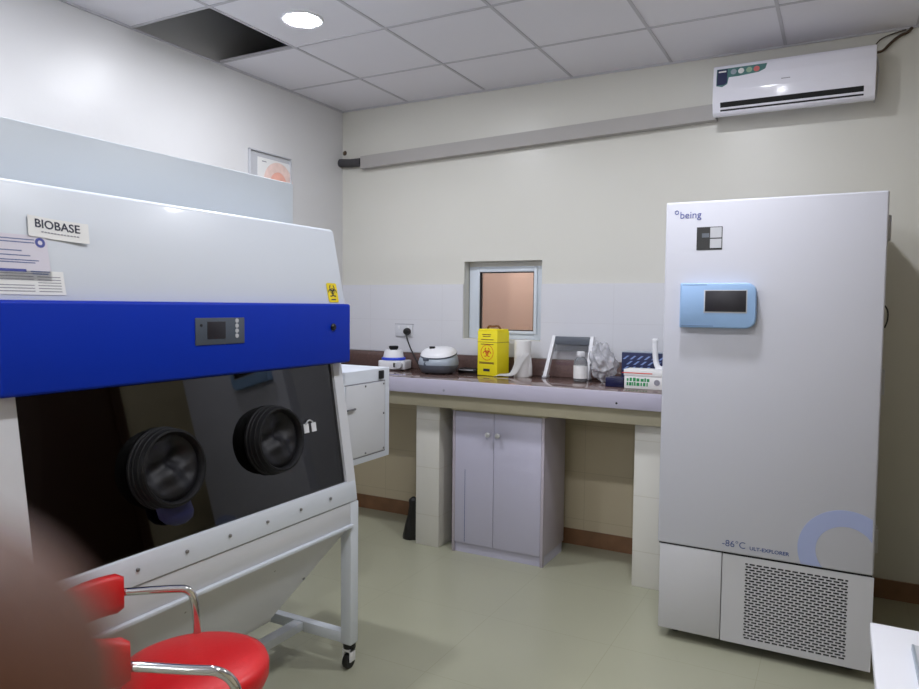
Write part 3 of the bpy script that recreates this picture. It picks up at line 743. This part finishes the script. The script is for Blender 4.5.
# white dispenser resting on the white carton
v = Thing('plastic_dispenser', 'upright white plastic tube with a flared foot on the white carton', 'dispenser', (2.408, -.355, ZC+.1065))
v.part('tube', tube(nb(), smooth_path([(2.394, -.355, ZC+.260), (2.396, -.355, ZC+.20), (2.400, -.355, ZC+.15), (2.412, -.355, ZC+.118), (2.428, -.355, ZC+.108)], 2), .015, 14), 'whitep', angle=60)
v.part('foot', loft(nb(), [[(2.425+a*math.cos(2*PI*k/20), -.355+b*math.sin(2*PI*k/20), z) for k in range(20)] for a, b, z in ((.028, .022, ZC+.1068), (.028, .022, ZC+.113), (.014, .012, ZC+.125))]), 'whitep')
v.part('tip', lathe(nb(), [(.015, 0), (.0165, .004), (.0165, .018), (.012, .024), (0, .025)], 20, (2.394, -.355, ZC+.250)), 'whitep')

# wall socket with plug and cable
v = Thing('wall_socket', 'white double wall socket on the tiles with a black plug in it', 'wall socket', (.555, -.008, 1.32))
v.part('plate', box(nb(), .482, .628, -.019, -.0082, 1.280, 1.366, .004), 'white_steel2')
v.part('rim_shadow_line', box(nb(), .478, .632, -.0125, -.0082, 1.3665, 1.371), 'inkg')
for x in (.515, .594): v.part('rocker', box(nb(), x-.008, x+.008, -.0225, -.018, 1.336, 1.358, .002), 'whitep')
v = Thing('power_plug', 'black three-pin plug with cable in the wall socket', 'plug', (.592, -.04, 1.312))
v.part('plug_body', lathe(nb(), [(.024, 0), (.026, .006), (.026, .018), (.020, .034), (0, .036)], 28, (.592, -.0195, 1.318), (0, -1, 0)), 'blackp')
v.part('cable', tube(nb(), smooth_path([(.592, -.040, 1.300), (.602, -.046, 1.26), (.640, -.044, 1.18), (.690, -.042, 1.10), (.715, -.044, ZC+.006), (.75, -.055, ZC+.0055), (.775, -.07, ZC+.0055)], 3), .0045, 8), 'blackp', angle=60)

# ---------------------------------------------------------------- air conditioner, trunking, pipes
ac = Thing('air_conditioner', 'white split air conditioner unit high on the back wall', 'air conditioner', (3.01, 0, 2.53))
AX0, AX1 = 2.632, 3.392
prof = [(-.0005, 2.600), (-.08, 2.562), (-.150, 2.538), (-.176, 2.540), (-.190, 2.552), (-.203, 2.600), (-.208, 2.66), (-.205, 2.73), (-.194, 2.785), (-.183, 2.800), (-.16, 2.806), (-.0005, 2.806)]
ac.part('casing', prism(nb(), prof, AX0, AX1, 'x', .004), 'acwhite', angle=50)
# outlet and louvre on the lower front
def on_front(bm, z0, z1, x0, x1, d0, d1):
    a = (-.190-(z0-2.556)*(.013/.044)); b = (-.190-(z1-2.556)*(.013/.044))
    return prism(bm, [(a-d0, z0), (a-d1, z0), (b-d1, z1), (b-d0, z1)], x0, x1, 'x')
ot = ac.part('outlet', on_front(nb(), 2.574, 2.602, AX0+.040, AX1-.050, -.002, .0015), 'dark')
ac.part('louvre', on_front(nb(), 2.5665, 2.5755, AX0+.040, AX1-.050, -.002, .0045), 'acwhite', ot)
ac.part('lower_slot', on_front(nb(), 2.5575, 2.5655, AX0+.040, AX1-.050, -.002, .0015), 'gap')
# maker's sticker, top left of the front
def fy(z): return -.205-(.208-.205)*(2.73-z)/.07 if z < 2.73 else -.205+(z-2.73)*(.011/.055)
def stick(bm, pts, d): # outline in (x, z) following the front
    A = [bm.verts.new((x, fy(z)-d, z)) for x, z in pts]; B = [bm.verts.new((x, fy(z)+.002, z)) for x, z in pts]
    fs = [bm.faces.new(A), bm.faces.new(B[::-1])]
    for i in range(len(pts)): fs.append(bm.faces.new((A[i], B[i], B[(i+1) % len(pts)], A[(i+1) % len(pts)])))
    bmesh.ops.recalc_face_normals(bm, faces=fs); return bm
sk = ac.part('sticker', stick(nb(), [(2.650, 2.780), (2.650, 2.73), (2.650, 2.69), (2.680, 2.682), (2.705, 2.695), (2.712, 2.73), (2.76, 2.73), (2.86, 2.738), (2.890, 2.752), (2.898, 2.780)], .0008), 'teal', label='teal product sticker')
ac.part('sticker_panel', stick(nb(), [(2.653, 2.777), (2.653, 2.73), (2.653, 2.693), (2.690, 2.693), (2.704, 2.702), (2.704, 2.73), (2.704, 2.777)], .0012), 'kitblue', sk)
for k, (mm, x) in enumerate((('mgrey', 2.735), ('paper', 2.772), ('sage', 2.812), ('rose', 2.848))):
    pts = [(x+.015*math.cos(2*PI*i/16), 2.757+.015*math.sin(2*PI*i/16)) for i in range(16)]
    ac.part('sticker_dot', stick(nb(), pts, .0013), mm, sk)
ac.part('sticker_line', stick(nb(), [(2.660, 2.768), (2.660, 2.760), (2.698, 2.760), (2.698, 2.768)], .0016), 'paper', sk)
ac.part('badge', stick(nb(), [(2.968, 2.690), (2.968, 2.686), (3.010, 2.686), (3.010, 2.690)], .001), 'inkg')
# trunking
tr = Thing('trunking', 'long grey pipe trunking along the back wall to the air conditioner', 'trunking', (1.4, 0, 2.5))
def zt(x): return 2.525+(x-.2)*(.073/2.41)
bm = nb(); loft(bm, [[(x, -.055, zt(x)-.042), (x, -.001, zt(x)-.042), (x, -.001, zt(x)+.042), (x, -.055, zt(x)+.042)] for x in (.200, AX0-.001)])
tr.part('cover', bm, 'duct')
bm = nb(); loft(bm, [[(x, -.059, zt(x)-.046), (x, -.001, zt(x)-.046), (x, -.001, zt(x)-.036), (x, -.059, zt(x)-.036)] for x in (.200, AX0-.001)])
tr.part('lower_lip', bm, 'duct')
bm = nb(); tube(bm, [(.19, -.030, zt(.19)+.006), (.10, -.032, zt(.1)+.008), (.05, -.034, zt(.05)+.014), (.004, -.03, zt(.0)+.020)], .030, 16)
single('insulated_pipe', bm, 'foam', 'dark foam-covered pipe end entering the corner beside the trunking', 'pipe', org=(.1, -.03, 2.53), angle=60)
bm = nb(); lathe(bm, [(0, 0), (.018, .001), (.014, .003), (0, .003)], 14, (.022, -.0005, 2.615), (0, -1, 0))
single('drill_hole', bm, 'cable', 'small rust brown hole patch in the wall above the foam pipe', 'wall patch')
v = Thing('cables', 'loose brown cables from the air conditioner up to the ceiling', 'cable', (3.40, -.02, 2.78))
v.part('cable', tube(nb(), smooth_path([(3.385, -.05, 2.795), (3.38, -.03, 2.825), (3.40, -.014, 2.870), (3.44, -.012, 2.890), (3.52, -.012, 2.905)], 3), .003, 8), 'cable', angle=60)
v.part('cable', tube(nb(), smooth_path([(3.375, -.06, 2.800), (3.42, -.03, 2.806), (3.45, -.014, 2.845), (3.49, -.014, 2.880), (3.53, -.014, 2.890), (3.545, -.014, 2.912)], 3), .007, 8), 'cable', angle=60)
v.part('cable', tube(nb(), smooth_path([(3.392, -.045, 2.79), (3.407, -.04, 2.74), (3.408, -.02, 2.68), (3.40, -.015, 2.60), (3.393, -.03, 2.56)], 3), .004, 8), 'lgrey', angle=60)

# framed sheet on the left wall
v = Thing('wall_frame', 'silver framed white sheet with round pink print on the left wall', 'picture frame', (.001, -.75, 2.3))
bm = nb()
py0, py1, pz0_, pz1_ = -.955, -.575, 2.10, 2.468
for a in ((py0, py0+.008, pz0_, pz1_), (py1-.008, py1, pz0_, pz1_), (py0, py1, pz1_-.008, pz1_), (py0, py1, pz0_, pz0_+.008)): box(bm, .001, .022, a[0], a[1], a[2], a[3], .002)
v.part('frame', bm, 'lgrey')
v.part('backing', box(nb(), .001, .006, py0+.008, py1-.008, pz0_+.008, pz1_-.008), 'lgrey')
sh = v.part('sheet', box(nb(), .0062, .0085, -.878, -.560, 2.12, 2.430), 'paper')
bm = nb(); ring_arc(bm, 0, 0, .075, .135, 0, 360, -.001, .001, 48); xf(bm, Matrix.Translation((.0096, -.690, 2.285)) @ Matrix.Rotation(PI/2, 4, 'Z')); v.part('printed_ring', bm, 'pink', sh)
bm = nb(); ring_arc(bm, 0, 0, .001, .074, 0, 360, -.001, .001, 48); xf(bm, Matrix.Translation((.0096, -.690, 2.285)) @ Matrix.Rotation(PI/2, 4, 'Z')); v.part('printed_disc', bm, 'pinkd', sh)
v.part('printed_line', box(nb(), .0085, .0092, -.84, -.80, 2.405, 2.411), 'inkg', sh)

# ---------------------------------------------------------------- freezer
FX0, FX1, FY, FZ1 = 2.582, 3.432, -1.035, 1.966
fr = Thing('freezer', 'tall white ultra low temperature freezer with a blue display and a vent grille', 'freezer', (3.005, -.6, 0))
fr.part('body', box(nb(), FX0+.012, FX1-.012, -.945, -.14, .055, FZ1-.008, .006), 'fridge_low')
door = fr.part('door', box(nb(), FX0, FX1, FY, -.950, .441, FZ1, .008, 3), 'fridge')
fr.part('door_gasket', box(nb(), FX0+.02, FX1-.02, -.950, -.945, .45, FZ1-.02), 'gap', door)
fr.part('seam', box(nb(), FX0+.004, FX1-.004, FY+.012, -.945, .434, .441), 'gap')
fr.part('kick_panel', box(nb(), FX0+.010, 2.859, FY+.002, -.945, .048, .434, .004), 'fridge_low')
# vented panel with real slots
GX0, GX1, GZ0, GZ1 = 2.955, 3.345, .072, .408
VP0, VP1 = 2.862, FX1+.002
bm = nb(); ya, yb = FY+.002, FY+.006
for a in ((VP0, GX0, .048, .434), (GX1, VP1, .048, .434), (GX0, GX1, .048, GZ0), (GX0, GX1, GZ1, .434)): box(bm, a[0], a[1], ya, yb, a[2], a[3])
rows, cols_ = 28, 14; pz = (GZ1-GZ0)/rows; pxx = (GX1-GX0)/cols_
for r_ in range(rows):
    z0 = GZ0+r_*pz; box(bm, GX0, GX1, ya, yb, z0, z0+pz*.36)
    for k in range(cols_+1):
        xx = GX0+pxx*(k+(.5 if r_ % 2 else 0)); a, b = xx-pxx*.12, xx+pxx*.12
        a, b = max(a, GX0), min(b, GX1)
        if b > a: box(bm, a, b, ya, yb, z0+pz*.36, z0+pz)
vp = fr.part('vent_panel', bm, 'fridge_low', label='white panel with rows of dark slots')
fr.part('vent_backing', box(nb(), VP0+.003, VP1-.003, FY+.020, FY+.024, .055, .43), 'dark', vp)
for (x, y) in ((FX0+.07, -.93), (FX1-.07, -.93), (FX0+.07, -.22), (FX1-.07, -.22)):
    fr.part('caster', lathe(nb(), [(.010, -.014), (.024, -.014), (.0265, -.010), (.0265, .010), (.024, .014), (.010, .014)], 20, (x, y, .027), (1, 0, 0)), 'blackp')
for z in (1.83, 1.21, .56):
    fr.part('hinge', box(nb(), FX1-.012, FX1+.014, -.95, -.88, z-.05, z+.05, .004), 'lgrey')
fr.part('hinge_cable', tube(nb(), smooth_path([(FX1+.004, -.93, 1.52), (FX1+.016, -.93, 1.50), (FX1+.016, -.93, 1.46), (FX1+.006, -.93, 1.43)], 2), .003, 6), 'gap')
# display console
bm = nb(); cx0, cx1, cz0, cz1 = 2.659, 2.968, 1.418, 1.610
pts = [(cx0, cz0+.003), (cx0+.003, cz0)] + [(cx1-.04+.04*math.sin(t), cz0+.04-.04*math.cos(t)) for t in [PI/2*k/6 for k in range(7)]] + [(cx1-.04+.04*math.cos(t), cz1-.04+.04*math.sin(t)) for t in [PI/2*k/6 for k in range(7)]] + [(cx0+.003, cz1), (cx0, cz1-.003)]
con = fr.part('console', prism(bm, pts, FY-.040, FY+.001, 'y', .006, 3), 'skyblue', label='sky blue display console')
fr.part('screen_frame', box(nb(), 2.760, 2.934, FY-.0412, FY-.0395, 1.482, 1.580, .0005), 'lgrey', con)
fr.part('screen', box(nb(), 2.765, 2.930, FY-.0422, FY-.0405, 1.488, 1.577, .0005), 'screen', con)
bm = nb(); box(bm, cx0+.01, 2.77, FY-.0404, FY-.0396, 1.601, 1.603); fr.part('console_line', bm, 'ink2', con)
bm = nb(); box(bm, cx0+.01, 2.80, FY-.0404, FY-.0396, 1.425, 1.427); fr.part('console_line', bm, 'ink2', con)
# window sticker
y0, y1 = FY-.0012, FY-.0002
sk = fr.part('door_sticker', box(nb(), 2.716, 2.822, y0, FY, 1.754, 1.853), 'blackp', door, label='square dark and grey sticker')
bm = nb(); box(bm, 2.772, 2.819, y0-.0008, y0+.0002, 1.806, 1.850); box(bm, 2.772, 2.819, y0-.0008, y0+.0002, 1.762, 1.801); fr.part('sticker_patch', bm, 'lgrey', sk)
bm = nb(); box(bm, 2.738, 2.768, y0-.0008, y0+.0002, 1.808, 1.826); fr.part('sticker_shade', bm, 'greyp', sk)
# lettering
bm = text_bm('being', .043, .0003); mv(bm, 2.642, FY-.0008, 1.894); ring_arc(bm, 2.629, 1.921, .006, .009, 0, 360, FY-.0012, FY-.0002)
fr.part('lettering', bm, 'ink', door, label='violet lettering being')
bm = text_bm('-86\u00b0C', .040, .0003); mv(bm, 2.858, FY-.0008, .470); fr.part('lettering', bm, 'ink2', door)
bm = text_bm('ULT-EXPLORER', .0215, .0003, .0004); xf(bm, Matrix.Scale(1.05, 4, (1, 0, 0))); mv(bm, 2.970, FY-.0008, .469); fr.part('lettering', bm, 'ink2', door)
# big pale C clipped by the door's edge and foot
bm = nb(); CXc, CZc, Ri, Ro = 3.330, .517, .108, .175
XM, ZM = FX1-.010, .4455; NS = 64
def clip(a, r):
    x = CXc+r*math.cos(a); z = CZc+r*math.sin(a); return x <= XM and z >= ZM
a_lo = [math.asin((ZM-CZc)/r) for r in (Ri, Ro)]; a_lo = [PI - a for a in a_lo]        # left-bottom cut angles
a_hi = [math.acos((XM-CXc)/r) for r in (Ri, Ro)]
L0, L1 = [], []
for k in range(NS+1):
    t = k/NS
    for L, r, i in ((L0, Ri, 0), (L1, Ro, 1)):
        a = a_hi[i]+(a_lo[i]-a_hi[i])*t
        L.append([bm.verts.new((CXc+r*math.cos(a), y, CZc+r*math.sin(a))) for y in (FY-.0010, FY+.001)])
fs = []
for k in range(NS):
    a, b, c_, d_ = L0[k], L1[k], L1[k+1], L0[k+1]
    fs += [bm.faces.new((a[0], b[0], c_[0], d_[0])), bm.faces.new((a[1], d_[1], c_[1], b[1])), bm.faces.new((a[0], d_[0], d_[1], a[1])), bm.faces.new((b[0], b[1], c_[1], c_[0]))]
fs += [bm.faces.new((L0[0][0], L0[0][1], L1[0][1], L1[0][0])), bm.faces.new((L0[NS][0], L1[NS][0], L1[NS][1], L0[NS][1]))]
bmesh.ops.recalc_face_normals(bm, faces=fs)
fr.part('printed_arc', bm, 'arc', door, label='large pale blue C-shaped print')

# ---------------------------------------------------------------- white desk, lower right
DX, DY = 3.369, -2.320
v = Thing('desk', 'white desk corner at the lower right in front of the freezer', 'desk', (3.8, -3.0, 0))
v.part('tabletop', box(nb(), DX, XR-.05, -3.55, DY, .722, .750, .003), 'desk')
for x, y in ((DX+.06, DY-.06), (XR-.11, DY-.06), (DX+.06, -3.49), (XR-.11, -3.49)): v.part('leg', box(nb(), x-.022, x+.022, y-.022, y+.022, 0, .722, .003), 'white_steel2')
v = Thing('folder', 'flat pale grey folder lying on the white desk', 'folder', (3.6, -2.60, .75))
v.part('cover', box(nb(), 3.447, 3.72, -2.83, -2.440, .7505, .764, .003), 'lgrey')
v.part('spine', box(nb(), 3.444, 3.450, -2.83, -2.440, .7505, .765, .002), 'mgrey')

# ---------------------------------------------------------------- camera
CP = Vector((3.2817, -4.2689, 1.50)); yaw, pitch, roll = -.4918, -.0539, .0104
fw = Vector((math.sin(yaw)*math.cos(pitch), math.cos(yaw)*math.cos(pitch), math.sin(pitch)))
rt = Vector((math.cos(yaw), -math.sin(yaw), 0)); up = rt.cross(fw)
r2 = rt*math.cos(roll)+up*math.sin(roll); u2 = up*math.cos(roll)-rt*math.sin(roll)
cam = bpy.data.cameras.new('camera'); co = bpy.data.objects.new('camera', cam); COL.objects.link(co)
mw = Matrix((r2, u2, -fw)).transposed().to_4x4(); mw.translation = CP; co.matrix_world = mw
cam.sensor_width = 36; cam.sensor_fit = 'HORIZONTAL'; cam.lens = 710.87/919*36; cam.clip_start = .004
cam.dof.use_dof = True; cam.dof.focus_distance = 3.3; cam.dof.aperture_fstop = cam.lens/3.0
SC.camera = co

# ---------------------------------------------------------------- the photographer's hand
# a real-size hand beside the lens; hx,hy,hz: right, up and forward of the phone it holds, in metres
def hp3(x, y, z): return CP + r2*(x+.0108) + u2*(y+.0078) + fw*z
J = dict(elbow=((-.300, -.350, -.220), .045), fore=((-.235, -.255, -.145), .040), wrist=((-.178, -.165, -.075), .028), palm=((-.145, -.125, -.040), .030),
  k1=((-.105, -.075, -.004), .013), k2=((-.114, -.095, -.010), .013), k3=((-.121, -.113, -.018), .012), k4=((-.128, -.129, -.028), .011),
  i1=((-.074, -.052, .020), .0105), i2=((-.048, -.034, .031), .0100), i3=((-.0290, -.0190, .0335), .0096),
  m1=((-.085, -.090, .030), .0105), m2=((-.056, -.087, .024), .0098), m3=((-.036, -.084, .010), .0088),
  r1=((-.095, -.110, .022), .0100), r2=((-.066, -.110, .018), .0092), r3=((-.047, -.106, .004), .0083),
  p1=((-.106, -.129, .008), .0088), p2=((-.084, -.130, .007), .0080), p3=((-.068, -.125, -.004), .0073),
  t0=((-.150, -.112, -.070), .017), t1=((-.118, -.086, -.072), .0125), t2=((-.088, -.064, -.064), .0115), t3=((-.068, -.052, -.050), .0095))
nm = list(J); idx = {n: i for i, n in enumerate(nm)}
ch = [('palm', 'wrist'), ('wrist', 'fore'), ('fore', 'elbow'), ('palm', 'k1'), ('palm', 'k2'), ('palm', 'k3'), ('palm', 'k4'), ('k1', 'i1'), ('i1', 'i2'), ('i2', 'i3'), ('k2', 'm1'), ('m1', 'm2'), ('m2', 'm3'), ('k3', 'r1'), ('r1', 'r2'), ('r2', 'r3'), ('k4', 'p1'), ('p1', 'p2'), ('p2', 'p3'), ('wrist', 't0'), ('t0', 't1'), ('t1', 't2'), ('t2', 't3')]
me = bpy.data.meshes.new('person'); org = hp3(*J['elbow'][0])
me.from_pydata([hp3(*J[n][0])-org for n in nm], [(idx[a], idx[b]) for a, b in ch], [])
ob = bpy.data.objects.new('person', me); COL.objects.link(ob); ob.location = org
sk_ = ob.modifiers.new('skin', 'SKIN'); sk_.use_smooth_shade = True
sd = me.skin_vertices[0].data
for i, n in enumerate(nm):
    sd[i].radius = (J[n][1], J[n][1]); sd[i].use_root = (n == 'palm')
ss = ob.modifiers.new('sub', 'SUBSURF'); ss.levels = 3; ss.render_levels = 3
bpy.context.view_layer.update()
m2_ = bpy.data.meshes.new_from_object(ob.evaluated_get(bpy.context.evaluated_depsgraph_get()))
ob.modifiers.clear(); ob.data = m2_; bpy.data.meshes.remove(me); m2_.materials.clear(); m2_.materials.append(M['skin'])
m2_.polygons.foreach_set('use_smooth', [True]*len(m2_.polygons))
ob['label'] = 'bare brown fingertip of a person, blurred close up at the lower left'; ob['category'] = 'person'


# ---------------------------------------------------------------- world and view
wd = bpy.data.worlds.new('world'); SC.world = wd; wd.use_nodes = True
wd.node_tree.nodes['Background'].inputs[0].default_value = (.02, .02, .02, 1)
SC.view_settings.view_transform = 'Standard'; SC.view_settings.look = 'None'; SC.view_settings.gamma = 1
SC.view_settings.use_curve_mapping = False; SC.view_settings.exposure = 0.98
SC.cycles.use_denoising = True; SC.cycles.max_bounces = 10; SC.cycles.diffuse_bounces = 6; SC.cycles.transparent_max_bounces = 16
SC.cycles.caustics_reflective = False; SC.cycles.caustics_refractive = False; SC.cycles.sample_clamp_indirect = 4
bpy.context.view_layer.update()
